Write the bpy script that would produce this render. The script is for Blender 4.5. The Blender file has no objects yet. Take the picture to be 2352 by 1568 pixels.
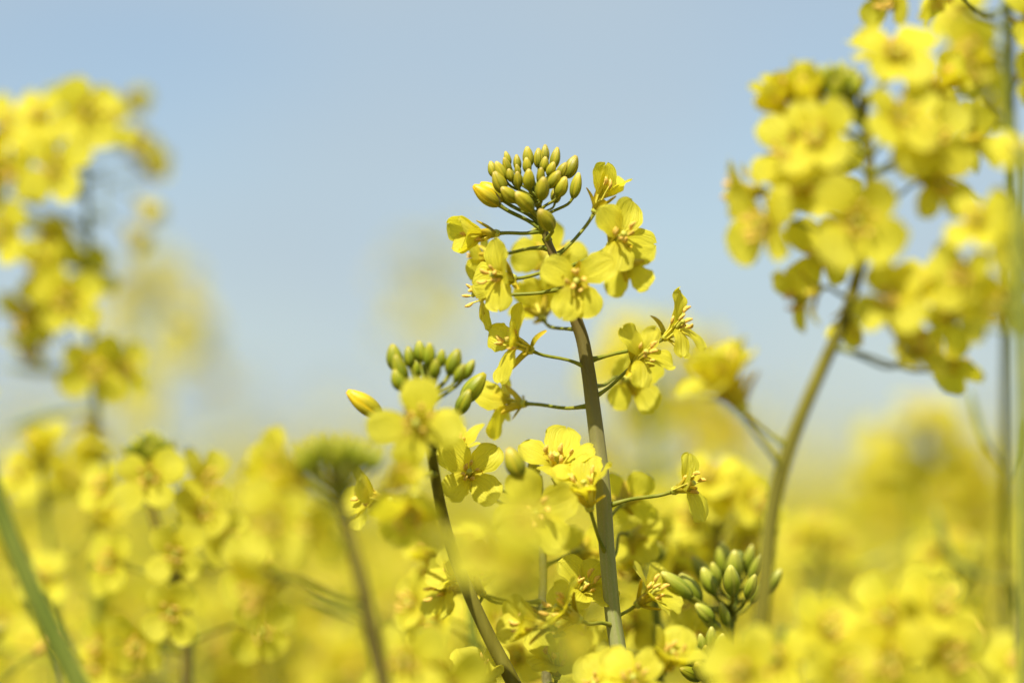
import bpy, math, random
import numpy as np
from mathutils import Vector, Matrix

# ------------------------------------------------------------------ camera, sky, sun, exposure
scene = bpy.context.scene
LENS, SENSOR, FOCUS, CAM_H = 100.0, 36.0, 0.77, 1.20
PITCH = math.radians(3.4)
IW, IH = 2352.0, 1568.0
FPX = IW / SENSOR * LENS
cam_data = bpy.data.cameras.new('camera')
cam = bpy.data.objects.new('camera', cam_data)
scene.collection.objects.link(cam)
cam.location = (0, 0, CAM_H)
cam.rotation_euler = (math.pi / 2 + PITCH, 0, 0)
cam_data.lens = LENS; cam_data.sensor_width = SENSOR
cam_data.clip_start = 0.02; cam_data.clip_end = 5000
cam_data.dof.use_dof = True
cam_data.dof.focus_distance = FOCUS
cam_data.dof.aperture_fstop = 2.75
cam_data.dof.aperture_blades = 0
scene.camera = cam

SUN_EL, SUN_AZ = math.radians(54), math.radians(-158)   # azimuth clockwise from +Y: behind the camera, a little to its left
world = bpy.data.worlds.new('World'); scene.world = world; world.use_nodes = True
wn = world.node_tree.nodes; wl = world.node_tree.links
bg = wn['Background']
sky = wn.new('ShaderNodeTexSky'); sky.sky_type = 'NISHITA'; sky.sun_disc = False
sky.sun_elevation = SUN_EL; sky.sun_rotation = SUN_AZ
sky.altitude = 100; sky.air_density = 1.0; sky.dust_density = 1.0; sky.ozone_density = 1.6
# a thin even veil of high cloud over the whole sky
wtc = wn.new('ShaderNodeTexCoord'); wmap = wn.new('ShaderNodeMapping'); wmap.inputs['Scale'].default_value = (3.0, 3.0, 9.0)
wl.new(wtc.outputs['Generated'], wmap.inputs['Vector'])
wnz = wn.new('ShaderNodeTexNoise'); wnz.inputs['Scale'].default_value = 2.3; wnz.inputs['Detail'].default_value = 3; wnz.inputs['Roughness'].default_value = 0.45
wl.new(wmap.outputs[0], wnz.inputs['Vector'])
wmr = wn.new('ShaderNodeMapRange'); wmr.inputs['From Min'].default_value = 0.34; wmr.inputs['From Max'].default_value = 0.64
wmr.inputs['To Min'].default_value = 0.22; wmr.inputs['To Max'].default_value = 0.92
wl.new(wnz.outputs['Fac'], wmr.inputs['Value'])
wmx = wn.new('ShaderNodeMix'); wmx.data_type = 'RGBA'; wmx.inputs['B'].default_value = (4.0, 4.8, 5.4, 1)
wl.new(wmr.outputs[0], wmx.inputs['Factor']); wl.new(sky.outputs['Color'], wmx.inputs['A'])
wl.new(wmx.outputs['Result'], bg.inputs['Color'])
bg.inputs['Strength'].default_value = 0.077
sun_data = bpy.data.lights.new('sun', 'SUN'); sun_data.energy = 5.0; sun_data.angle = math.radians(0.6)
sun_data.color = (1.0, 0.95, 0.87)
sun = bpy.data.objects.new('sun', sun_data); scene.collection.objects.link(sun)
sd = Vector((math.sin(SUN_AZ) * math.cos(SUN_EL), math.cos(SUN_AZ) * math.cos(SUN_EL), math.sin(SUN_EL)))
sun.rotation_euler = sd.to_track_quat('Z', 'Y').to_euler()
sun.location = sd * 20
scene.view_settings.view_transform = 'Standard'
scene.view_settings.look = 'None'
scene.view_settings.exposure = 0.68
scene.view_settings.gamma = 1.0
scene.render.engine = 'CYCLES'
scene.cycles.use_denoising = True
scene.cycles.max_bounces = 6
scene.cycles.diffuse_bounces = 4
scene.cycles.transmission_bounces = 5
scene.cycles.sample_clamp_indirect = 6

# ------------------------------------------------------------------ helpers
C = scene.collection
CR = Matrix.Rotation(math.pi / 2 + PITCH, 3, 'X')
CAMLOC = Vector((0, 0, CAM_H))

def P(u, v, z):
    """point of the field seen at (u, v) of the photograph's 2352 x 1568 frame, z metres ahead"""
    return CAMLOC + CR @ Vector(((u - IW / 2) * z / FPX, -(v - IH / 2) * z / FPX, -z))

def VV(d):
    return (CR @ Vector(d)).normalized()

def frame_from_axis(axis, up=None):
    z = axis.normalized()
    up = up or Vector((0, 0, 1))
    if abs(z.dot(up)) > 0.985:
        up = Vector((0, 1, 0))
    y = (up - z * up.dot(z)).normalized()
    x = y.cross(z)
    return Matrix((x, y, z)).transposed()

def new_mat(name):
    m = bpy.data.materials.new(name); m.use_nodes = True
    return m, m.node_tree.nodes, m.node_tree.links

def ramp(nodes, stops):
    r = nodes.new('ShaderNodeValToRGB')
    e = r.color_ramp.elements
    while len(e) < len(stops):
        e.new(0.5)
    for el, (p, c) in zip(e, stops):
        el.position = p; el.color = (c[0], c[1], c[2], 1)
    return r

def leafy(name, stops, trans_col, trans, rough, vein=0.25, vary=0.12, scale=(26, 2.2, 1), spec=0.25, seam=None):
    """thin plant tissue: colour along the blade, fine veins, light shining through"""
    m, n, l = new_mat(name)
    out = n['Material Output']; pb = n['Principled BSDF']
    uv = n.new('ShaderNodeUVMap'); uv.uv_map = 'UVMap'
    sep = n.new('ShaderNodeSeparateXYZ'); l.new(uv.outputs['UV'], sep.inputs[0])
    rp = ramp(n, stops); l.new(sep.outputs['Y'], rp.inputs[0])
    oi = n.new('ShaderNodeObjectInfo')
    mp = n.new('ShaderNodeMapping'); mp.inputs['Scale'].default_value = scale
    add = n.new('ShaderNodeVectorMath'); add.operation = 'ADD'
    l.new(uv.outputs['UV'], add.inputs[0])
    sc = n.new('ShaderNodeVectorMath'); sc.operation = 'SCALE'; sc.inputs[0].default_value = (13, 17, 5)
    l.new(oi.outputs['Random'], sc.inputs['Scale']); l.new(sc.outputs[0], add.inputs[1])
    l.new(add.outputs[0], mp.inputs['Vector'])
    nz = n.new('ShaderNodeTexNoise'); nz.inputs['Scale'].default_value = 1.0; nz.inputs['Detail'].default_value = 3
    l.new(mp.outputs[0], nz.inputs['Vector'])
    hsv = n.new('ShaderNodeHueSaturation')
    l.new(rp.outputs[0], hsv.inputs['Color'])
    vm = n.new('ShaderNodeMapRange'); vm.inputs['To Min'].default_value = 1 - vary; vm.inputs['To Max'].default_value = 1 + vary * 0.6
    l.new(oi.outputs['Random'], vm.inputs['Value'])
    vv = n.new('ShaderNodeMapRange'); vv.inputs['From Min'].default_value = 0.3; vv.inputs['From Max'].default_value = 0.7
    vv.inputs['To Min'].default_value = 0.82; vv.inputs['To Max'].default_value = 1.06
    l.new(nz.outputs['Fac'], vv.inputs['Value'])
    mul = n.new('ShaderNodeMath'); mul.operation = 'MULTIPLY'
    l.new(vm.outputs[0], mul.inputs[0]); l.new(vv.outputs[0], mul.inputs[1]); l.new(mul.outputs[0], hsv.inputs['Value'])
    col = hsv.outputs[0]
    if seam:
        w8 = n.new('ShaderNodeMath'); w8.operation = 'MULTIPLY'; w8.inputs[1].default_value = 8 * math.pi; l.new(sep.outputs['X'], w8.inputs[0])
        cs = n.new('ShaderNodeMath'); cs.operation = 'COSINE'; l.new(w8.outputs[0], cs.inputs[0])
        mr = n.new('ShaderNodeMapRange'); mr.inputs['From Min'].default_value = 0.55; mr.inputs['From Max'].default_value = 1.0; mr.inputs['To Max'].default_value = 0.7; l.new(cs.outputs[0], mr.inputs['Value'])
        sm = n.new('ShaderNodeMix'); sm.data_type = 'RGBA'; sm.inputs['B'].default_value = (*seam, 1); l.new(mr.outputs[0], sm.inputs['Factor']); l.new(col, sm.inputs['A']); col = sm.outputs['Result']
    l.new(col, pb.inputs['Base Color'])
    pb.inputs['Roughness'].default_value = rough
    pb.inputs['Specular IOR Level'].default_value = spec
    bp = n.new('ShaderNodeBump'); bp.inputs['Strength'].default_value = vein; bp.inputs['Distance'].default_value = 0.0006
    l.new(nz.outputs['Fac'], bp.inputs['Height']); l.new(bp.outputs[0], pb.inputs['Normal'])
    if trans > 0:
        tr = n.new('ShaderNodeBsdfTranslucent'); tr.inputs['Color'].default_value = (*trans_col, 1)
        l.new(bp.outputs[0], tr.inputs['Normal'])
        mx = n.new('ShaderNodeMixShader'); mx.inputs[0].default_value = trans
        l.new(pb.outputs[0], mx.inputs[1]); l.new(tr.outputs[0], mx.inputs[2]); l.new(mx.outputs[0], out.inputs['Surface'])
    return m

M = {}
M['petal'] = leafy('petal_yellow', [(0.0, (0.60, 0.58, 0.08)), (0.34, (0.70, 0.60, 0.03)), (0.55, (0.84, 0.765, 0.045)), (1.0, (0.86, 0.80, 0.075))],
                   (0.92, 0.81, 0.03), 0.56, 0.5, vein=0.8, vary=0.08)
M['sepal'] = leafy('sepal_yellow_green', [(0.0, (0.34, 0.34, 0.03)), (0.5, (0.55, 0.46, 0.03)), (1.0, (0.66, 0.47, 0.025))],
                   (0.7, 0.52, 0.01), 0.25, 0.45, vein=0.3, vary=0.18)
M['bud'] = leafy('bud_green', [(0.0, (0.19, 0.21, 0.010)), (0.55, (0.33, 0.31, 0.012)), (0.86, (0.48, 0.40, 0.02)), (1.0, (0.62, 0.45, 0.10))],
                 (0.4, 0.4, 0.01), 0.12, 0.38, vein=0.35, vary=0.22, scale=(40, 1.6, 1), spec=0.4, seam=(0.52, 0.42, 0.02))
M['bud_ripe'] = leafy('bud_ripe_yellow', [(0.0, (0.27, 0.27, 0.012)), (0.45, (0.45, 0.38, 0.012)), (0.72, (0.75, 0.55, 0.012)), (1.0, (0.85, 0.52, 0.01))],
                 (0.7, 0.5, 0.01), 0.15, 0.4, vein=0.35, vary=0.15, scale=(36, 1.6, 1), spec=0.4, seam=(0.80, 0.55, 0.01))
M['bud_pale'] = leafy('bud_pale_green', [(0.0, (0.13, 0.18, 0.010)), (0.55, (0.29, 0.33, 0.022)), (0.85, (0.47, 0.47, 0.06)), (1.0, (0.60, 0.54, 0.10))],
                 (0.4, 0.5, 0.05), 0.12, 0.35, vein=0.3, vary=0.2, scale=(36, 1.6, 1), spec=0.35, seam=(0.46, 0.45, 0.06))

M['bud_green'] = leafy('bud_fresh_green', [(0.0, (0.13, 0.18, 0.008)), (0.55, (0.24, 0.28, 0.010)), (0.9, (0.38, 0.36, 0.015)), (1.0, (0.50, 0.40, 0.03))],
                 (0.4, 0.42, 0.01), 0.14, 0.4, vein=0.35, vary=0.2, scale=(40, 1.6, 1), spec=0.4, seam=(0.42, 0.40, 0.015))

def solid(name, c1, c2, scale, rough, bump=0.2, spec=0.3, stretch=(1, 1, 1), fine=None):
    m, n, l = new_mat(name)
    pb = n['Principled BSDF']
    tc = n.new('ShaderNodeTexCoord'); mp = n.new('ShaderNodeMapping'); mp.inputs['Scale'].default_value = stretch
    l.new(tc.outputs['Object'], mp.inputs['Vector'])
    nz = n.new('ShaderNodeTexNoise'); nz.inputs['Scale'].default_value = scale; nz.inputs['Detail'].default_value = 4
    l.new(mp.outputs[0], nz.inputs['Vector'])
    rp = ramp(n, [(0.36, c1), (0.64, c2)]); l.new(nz.outputs['Fac'], rp.inputs[0])
    col = rp.outputs[0]
    if fine:
        n2 = n.new('ShaderNodeTexNoise'); n2.inputs['Scale'].default_value = fine[0]; n2.inputs['Detail'].default_value = 2
        l.new(tc.outputs['Object'], n2.inputs['Vector'])
        r2 = ramp(n, [(0.52, (0, 0, 0)), (0.66, (1, 1, 1))]); l.new(n2.outputs['Fac'], r2.inputs[0])
        mx = n.new('ShaderNodeMix'); mx.data_type = 'RGBA'; mx.inputs['B'].default_value = (*fine[1], 1)
        mf = n.new('ShaderNodeMath'); mf.operation = 'MULTIPLY'; mf.inputs[1].default_value = fine[2]
        l.new(r2.outputs[0], mf.inputs[0]); l.new(mf.outputs[0], mx.inputs['Factor'])
        l.new(col, mx.inputs['A']); col = mx.outputs['Result']
    l.new(col, pb.inputs['Base Color'])
    pb.inputs['Roughness'].default_value = rough; pb.inputs['Specular IOR Level'].default_value = spec
    if bump:
        bp = n.new('ShaderNodeBump'); bp.inputs['Strength'].default_value = bump; bp.inputs['Distance'].default_value = 0.0004
        l.new(nz.outputs['Fac'], bp.inputs['Height']); l.new(bp.outputs[0], pb.inputs['Normal'])
    return m

M['stem'] = solid('stem_olive_brown', (0.155, 0.135, 0.04), (0.20, 0.20, 0.055), 260, 0.45, 0.35, 0.4, (1, 1, 0.07), (2600, (0.42, 0.40, 0.26), 0.55))
def stem_main():
    m, n, l = new_mat('stem_brown_to_grey_green'); pb = n['Principled BSDF']
    uv = n.new('ShaderNodeUVMap'); uv.uv_map = 'UVMap'
    sep = n.new('ShaderNodeSeparateXYZ'); l.new(uv.outputs['UV'], sep.inputs[0])
    rp = ramp(n, [(0.0, (0.19, 0.20, 0.02)), (0.09, (0.13, 0.12, 0.018)), (0.2, (0.115, 0.075, 0.02)), (0.4, (0.125, 0.10, 0.025)), (0.55, (0.235, 0.215, 0.075)), (0.75, (0.28, 0.275, 0.10)), (1.0, (0.25, 0.26, 0.08))])  # stem's own brown to grey-green; central flower's shadow painted into the dark stretch
    l.new(sep.outputs['Y'], rp.inputs[0])
    mp = n.new('ShaderNodeMapping'); mp.inputs['Scale'].default_value = (14, 5, 1); l.new(uv.outputs['UV'], mp.inputs['Vector'])
    st = n.new('ShaderNodeTexNoise'); st.inputs['Scale'].default_value = 1.0; st.inputs['Detail'].default_value = 3; l.new(mp.outputs[0], st.inputs['Vector'])
    r1 = ramp(n, [(0.45, (0, 0, 0)), (0.7, (1, 1, 1))]); l.new(st.outputs['Fac'], r1.inputs[0])
    mx = n.new('ShaderNodeMix'); mx.data_type = 'RGBA'; mx.inputs['B'].default_value = (0.20, 0.25, 0.035, 1)
    mf = n.new('ShaderNodeMath'); mf.operation = 'MULTIPLY'; l.new(r1.outputs[0], mf.inputs[0])
    r3 = ramp(n, [(0.3, (0, 0, 0)), (0.75, (.8, .8, .8))]); l.new(sep.outputs['Y'], r3.inputs[0]); l.new(r3.outputs[0], mf.inputs[1])
    l.new(mf.outputs[0], mx.inputs['Factor']); l.new(rp.outputs[0], mx.inputs['A'])
    tc = n.new('ShaderNodeTexCoord'); n2 = n.new('ShaderNodeTexNoise'); n2.inputs['Scale'].default_value = 4200; n2.inputs['Detail'].default_value = 2
    l.new(tc.outputs['Object'], n2.inputs['Vector'])
    r2 = ramp(n, [(0.55, (0, 0, 0)), (0.7, (.45, .45, .45))]); l.new(n2.outputs['Fac'], r2.inputs[0])
    m2 = n.new('ShaderNodeMix'); m2.data_type = 'RGBA'; m2.inputs['B'].default_value = (0.45, 0.43, 0.30, 1)
    mf2 = n.new('ShaderNodeMath'); mf2.operation = 'MULTIPLY'; l.new(r2.outputs[0], mf2.inputs[0]); l.new(r3.outputs[0], mf2.inputs[1])
    l.new(mf2.outputs[0], m2.inputs['Factor']); l.new(mx.outputs['Result'], m2.inputs['A']); l.new(m2.outputs['Result'], pb.inputs['Base Color'])
    pb.inputs['Roughness'].default_value = 0.48; pb.inputs['Specular IOR Level'].default_value = 0.25
    return m
M['stem_main'] = stem_main()
M['stem_olive'] = solid('stem_olive', (0.115, 0.10, 0.010), (0.185, 0.165, 0.022), 240, 0.5, 0.3, 0.2, (1, 1, 0.08))
M['stem_green'] = solid('stem_green', (0.115, 0.15, 0.018), (0.185, 0.21, 0.03), 200, 0.5, 0.2, 0.2, (1, 1, 0.1))
M['stem_brown'] = solid('stem_brown', (0.085, 0.065, 0.010), (0.14, 0.11, 0.02), 200, 0.5, 0.2, 0.3, (1, 1, 0.1))
M['pedicel'] = solid('pedicel_green', (0.14, 0.165, 0.012), (0.225, 0.22, 0.022), 300, 0.5, 0.1, 0.18)
M['pistil'] = solid('pistil_green', (0.40, 0.42, 0.05), (0.55, 0.52, 0.07), 600, 0.45, 0.1)
M['filament'] = solid('filament_yellow', (0.62, 0.55, 0.05), (0.72, 0.62, 0.07), 600, 0.5, 0.0)
M['anther'] = solid('anther_orange', (0.62, 0.36, 0.05), (0.80, 0.56, 0.12), 2200, 0.75, 0.6, 0.15)
M['pod'] = solid('pod_green', (0.16, 0.19, 0.03), (0.25, 0.26, 0.04), 300, 0.4, 0.1)
M['soil'] = solid('soil_brown', (0.06, 0.05, 0.03), (0.13, 0.12, 0.05), 3.0, 0.9, 0.4, 0.1)
M['leaf'] = leafy('leaf_green', [(0.0, (0.10, 0.14, 0.04)), (1.0, (0.08, 0.13, 0.035))], (0.12, 0.2, 0.03), 0.25, 0.5)

# ------------------------------------------------------------------ mesh makers
def make_mesh(name, parts):
    """parts: list of (verts, faces, uvs-or-None, material)"""
    V, Fc, UV, MI, mats = [], [], [], [], []
    for verts, faces, uvs, mat in parts:
        o = len(V); V.extend(verts)
        if mat not in mats: mats.append(mat)
        mi = mats.index(mat)
        for f in faces:
            Fc.append([i + o for i in f]); MI.append(mi)
            for i in f:
                UV.append(uvs[i] if uvs else (0.5, 0.5))
    me = bpy.data.meshes.new(name)
    me.from_pydata([tuple(p) for p in V], [], Fc)
    uvl = me.uv_layers.new(name='UVMap')
    uvl.data.foreach_set('uv', [c for p in UV for c in p])
    me.polygons.foreach_set('use_smooth', [True] * len(Fc))
    me.polygons.foreach_set('material_index', MI)
    for k in mats: me.materials.append(M[k])
    me.update()
    return me

def grid_faces(nr, nc, wrap=False):
    F = []
    for i in range(nr - 1):
        for j in range(nc if wrap else nc - 1):
            k = (j + 1) % nc
            F.append((i * nc + j, i * nc + k, (i + 1) * nc + k, (i + 1) * nc + j))
    return F

def smooth_path(pts, sub):
    pts = [Vector(p) for p in pts]
    if len(pts) < 3: 
        return [pts[0].lerp(pts[-1], i / sub) for i in range(sub + 1)]
    q = [pts[0] * 2 - pts[1]] + pts + [pts[-1] * 2 - pts[-2]]
    out = []
    for i in range(1, len(q) - 2):
        a, b, c, d = q[i - 1], q[i], q[i + 1], q[i + 2]
        for k in range(sub):
            t = k / sub
            out.append(0.5 * (2 * b + (c - a) * t + (2 * a - 5 * b + 4 * c - d) * t * t + (3 * b - a - 3 * c + d) * t ** 3))
    out.append(pts[-1])
    return out

def tube(path, radii, sides, mat, cap=True):
    """path: world/local points; radii: list matching or (r0, r1)"""
    n = len(path)
    if len(radii) == 2 and n != 2:
        radii = [radii[0] + (radii[1] - radii[0]) * i / (n - 1) for i in range(n)]
    V, UV = [], []
    t = (path[1] - path[0]).normalized()
    x = t.orthogonal().normalized()
    for i in range(n):
        a = path[min(i + 1, n - 1)] - path[max(i - 1, 0)]
        if a.length > 1e-9: t = a.normalized()
        x = (x - t * x.dot(t)).normalized(); y = t.cross(x)
        for j in range(sides):
            ph = 2 * math.pi * j / sides
            V.append(path[i] + (x * math.cos(ph) + y * math.sin(ph)) * radii[i]); UV.append((j / sides, i / (n - 1)))
    F = grid_faces(n, sides, True)
    if cap:
        F.append(tuple(range(sides - 1, -1, -1))); F.append(tuple((n - 1) * sides + j for j in range(sides)))
    return (V, F, UV, mat)

def blade(L, W, th0, th1, curl, claw, clawW, cup, wave, notch, seed, nr, nc, mat, side=0.0, twist=0.0):
    """a petal or sepal: leaves the origin along +Z and opens towards +X"""
    r = random.Random(seed)
    ph1, ph2 = r.uniform(0, 6.28), r.uniform(0, 6.28)
    f1, f2 = r.uniform(5, 8), r.uniform(9, 13)
    a_l, a_r = r.uniform(0.85, 1.12), r.uniform(0.85, 1.12)
    rows = []
    for i in range(nr):
        q = i / (nr - 1)
        rows.append(q if claw <= 0 else (q + (math.sin(q * math.pi / 2) - q) * 0.55))
    # centre line
    N = 60; X = [0.0]; Z = [0.0]; TH = []
    for k in range(N):
        s = (k + 0.5) / N
        b = min(1, max(0, (s - claw * 0.75) / 0.22)) if claw > 0 else s
        b = b * b * (3 - 2 * b)
        th = math.radians(th0 + (th1 - th0) * b + curl * max(0, s - 0.45) / 0.55)
        TH.append(th); X.append(X[-1] + math.sin(th) * L / N); Z.append(Z[-1] + math.cos(th) * L / N)
    TH.append(TH[-1])
    V, UV = [], []
    for s in rows:
        if claw > 0:
            t = max(0.0, (s - claw * 0.8) / (1 - claw * 0.8))
            pk = 0.62
            d = (t - pk) / ((1 - pk) if t > pk else pk)
            w = 0.5 * W * max(0.0, 1 - abs(d) ** (2.4 if t > pk else 1.9)) ** (0.5 if t > pk else 1.0)
            w = max(w, clawW * 0.5 * (1 if s < 0.9 else 0))
            w = max(w, 0.03 * W)
        else:
            t = s
            w = 0.5 * W * max(0.05, math.sin(math.pi * min(1, 0.2 + 0.74 * s) ** 0.9)) ** 0.6
        for j in range(nc):
            u = -1 + 2 * j / (nc - 1)
            se = s - notch * (1 - abs(u) ** 1.4) * max(0, t) ** 5
            kf = max(0, min(N, se * N)); k = int(kf); k = min(k, N - 1); fr = kf - k
            cx = X[k] + (X[k + 1] - X[k]) * fr; cz = Z[k] + (Z[k + 1] - Z[k]) * fr
            th = TH[k]
            ww = w * (a_l if u < 0 else a_r)
            if claw > 0 and t > 0.15: ww *= 1 + 0.035 * math.sin(f2 * 2.3 * s + ph1 * 2 + (1.7 if u > 0 else 0)) + 0.025 * math.sin(f1 * 5.1 * s + ph2 * 3 + (0.6 if u > 0 else 0))
            off = cup * (u * u) * ww + wave * L * t * (abs(u) ** 2 * math.sin(f1 * s * 2 + ph1 + (2.1 if u > 0 else 0)) + 0.35 * math.sin(f2 * s + ph2 + u * 3.0))
            if claw > 0: off += 0.010 * L * t * (math.sin(7.3 * s + 4.1 * u + ph1) * math.sin(5.7 * u - 6.0 * s + ph2) + 0.5 * abs(u) ** 3 * math.sin(21 * s + ph2 * 2 + u))
            off += -0.05 * L * t * (1 - min(1, abs(u) * 3)) * 0.35
            tw = twist * t
            yy = u * ww + side * L * t * t
            nx, nz = -math.cos(th), math.sin(th)          # towards the flower axis / face
            oy = yy * math.cos(tw); off += yy * math.sin(tw)
            V.append(Vector((cx + nx * off, oy, cz + nz * off))); UV.append((0.5 + 0.5 * u, s))
    return (V, grid_faces(nr, nc), UV, mat)

def rot_part(part, M3, off=Vector((0, 0, 0))):
    return ([M3 @ p + off for p in part[0]], part[1], part[2], part[3])

def petal_part(seed, op=82, size=1.0, nr=11, nc=9, curl=None, wave=None, nar=1.0):
    r = random.Random(seed * 7 + 1)
    L = 0.0155 * size * r.uniform(0.93, 1.06); W = 0.0092 * size * nar * r.uniform(0.90, 1.08)
    return blade(L, W, r.uniform(6, 14), op, r.uniform(0, 22) if curl is None else curl, 0.36, 0.0014 * size, r.uniform(-0.12, 0.22),
                 r.uniform(0.022, 0.045) if wave is None else wave, r.uniform(0.01, 0.06), seed, nr, nc, 'petal',
                 r.uniform(-0.06, 0.06), r.uniform(-0.25, 0.25))

def sepal_part(seed, op=35, size=1.0, nr=6, nc=5):
    r = random.Random(seed * 5 + 3)
    return blade(0.0076 * size, 0.0025 * size, r.uniform(18, 30) + op * 0.4, op, r.uniform(-30, 15), 0, 0, 0.55, 0.008, 0, seed, nr, nc, 'sepal')

def anther_part(at, d, size, sides=6, rings=5):
    Lh, R = 0.0028 * size, 0.00066 * size
    fr = frame_from_axis(d)
    V, UV = [], []
    for i in range(rings):
        q = i / (rings - 1)
        rr = R * max(0.12, math.sin(math.pi * (0.06 + 0.88 * q)) ** 0.6)
        for j in range(sides):
            ph = 2 * math.pi * j / sides
            bend = 0.0004 * size * math.sin(math.pi * q)
            V.append(at + fr @ Vector((rr * math.cos(ph) + bend, rr * 0.75 * math.sin(ph), (q - 0.35) * Lh))); UV.append((j / sides, q))
    F = grid_faces(rings, sides, True) + [tuple(range(sides - 1, -1, -1)), tuple((rings - 1) * sides + j for j in range(sides))]
    return (V, F, UV, 'anther')

def stamen_parts(seed, size=1.0, length=0.0085, sides=5):
    r = random.Random(seed * 3 + 11)
    out = r.uniform(0.16, 0.38)
    L = length * size * r.uniform(0.92, 1.08)
    p0 = Vector((0.0008 * size, 0, 0)); p1 = Vector((L * out * 0.5, r.uniform(-.04, .04) * L, L * 0.55)); p2 = Vector((L * out, r.uniform(-.08, .08) * L, L))
    path = smooth_path([p0, p1, p2], 3)
    d = Vector((r.uniform(-0.1, 0.7), r.uniform(-0.35, 0.35), 1)).normalized()
    return [tube(path, (0.00032 * size, 0.00024 * size), sides, 'filament'), anther_part(p2, d, size, sides + 1)]

def core_parts(size=1.0, sides=8):
    """receptacle and pistil"""
    prof = [(0.0, 0.0009), (0.0008, 0.0013), (0.0015, 0.0009), (0.003, 0.0008), (0.0062, 0.00065), (0.0072, 0.0005), (0.0078, 0.0008), (0.0083, 0.0008), (0.0085, 0.0003)]
    return [tube([Vector((0, 0, z * size)) for z, _ in prof], [q * size for _, q in prof], sides, 'pistil')]

def bud_part(L, R, mat, sides=24, rings=11):
    V, UV = [], []
    for i in range(rings):
        q = i / (rings - 1)
        rr = R * max(0.10, math.sin(math.pi * (0.05 + 0.91 * q) ** 0.86) ** 0.66) * (1 - 0.10 * q)
        for j in range(sides):
            ph = 2 * math.pi * j / sides
            g = abs(((ph / (math.pi / 2)) % 1.0) - 0.5) * 2      # 1 at a seam
            k = 1 - 0.17 * max(0, g - 0.6) / 0.4 + 0.03 * math.cos(ph * 2)
            V.append(Vector((rr * k * math.cos(ph), rr * k * math.sin(ph), L * q))); UV.append((j / sides, q))
    F = grid_faces(rings, sides, True) + [tuple(range(sides - 1, -1, -1)), tuple((rings - 1) * sides + j for j in range(sides))]
    return (V, F, UV, mat)

# ------------------------------------------------------------------ shared meshes
RZ = lambda deg: Matrix.Rotation(math.radians(deg), 3, 'Z')
POOL = {'petal': [], 'petal_half': [], 'bud': [], 'bud_ripe': [], 'bud_pale': [], 'bud_green': [], 'core': [], 'far': [], 'far_bud': []}
for k in range(14):
    POOL['petal'].append(make_mesh('petal', [petal_part(100 + k, random.Random(k).uniform(62, 92), 1.0, 8, 7)]))
for k in range(8):
    POOL['petal_half'].append(make_mesh('petal', [petal_part(300 + k, random.Random(k).uniform(14, 38), 0.92, 8, 7)]))
for nm in ('bud', 'bud_ripe', 'bud_pale', 'bud_green'):
    POOL[nm].append(make_mesh('bud', [bud_part(0.0064, 0.0020, nm)]))
    POOL[nm].append(make_mesh('bud', [bud_part(0.0064, 0.0018, nm)]))
for k in range(6):
    parts = core_parts(1.0, 5)
    for a in range(4):
        parts.append(rot_part(sepal_part(400 + k * 4 + a, random.Random(k * 9 + a).uniform(20, 75), 1.0, 4, 3), RZ(90 * a)))
    for a in range(6):
        parts += [rot_part(p, RZ(60 * a + 15)) for p in stamen_parts(500 + k * 6 + a, 1.0, 0.0085, 3)]
    POOL['core'].append(make_mesh('flower', parts))
for k in range(6):
    parts = [tube([Vector((0, 0, 0)), Vector((0.001, 0, 0.009)), Vector((0, 0, 0.018))], (0.0006, 0.0005), 3, 'pedicel', False)]
    r = random.Random(900 + k)
    for a in range(4):
        parts.append(rot_part(petal_part(910 + k * 4 + a, r.uniform(55, 92), 1.0, 5, 4), RZ(90 * a + r.uniform(-15, 15)), Vector((0, 0, 0.018))))
    parts.append(tube([Vector((0, 0, 0.018)), Vector((0, 0, 0.0255))], (0.0012, 0.0016), 4, 'anther'))
    POOL['far'].append(make_mesh('flower', parts))
for k in range(3):
    parts = [tube([Vector((0, 0, 0)), Vector((0, 0, 0.010))], (0.0005, 0.0005), 3, 'pedicel', False)]
    b = bud_part(0.0062, 0.0019, 'bud', 6, 5)
    parts.append(([p + Vector((0, 0, 0.010)) for p in b[0]], b[1], b[2], b[3]))
    POOL['far_bud'].append(make_mesh('bud', parts))

def link(name, data, parent=None, mat=None):
    o = bpy.data.objects.new(name, data)
    C.objects.link(o)
    if parent is not None: o.parent = parent
    if mat is not None: o.matrix_local = mat
    return o

def TRS(loc, m3, s=1.0):
    return Matrix.Translation(loc) @ (m3.to_4x4()) @ Matrix.Scale(s, 4)

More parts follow.
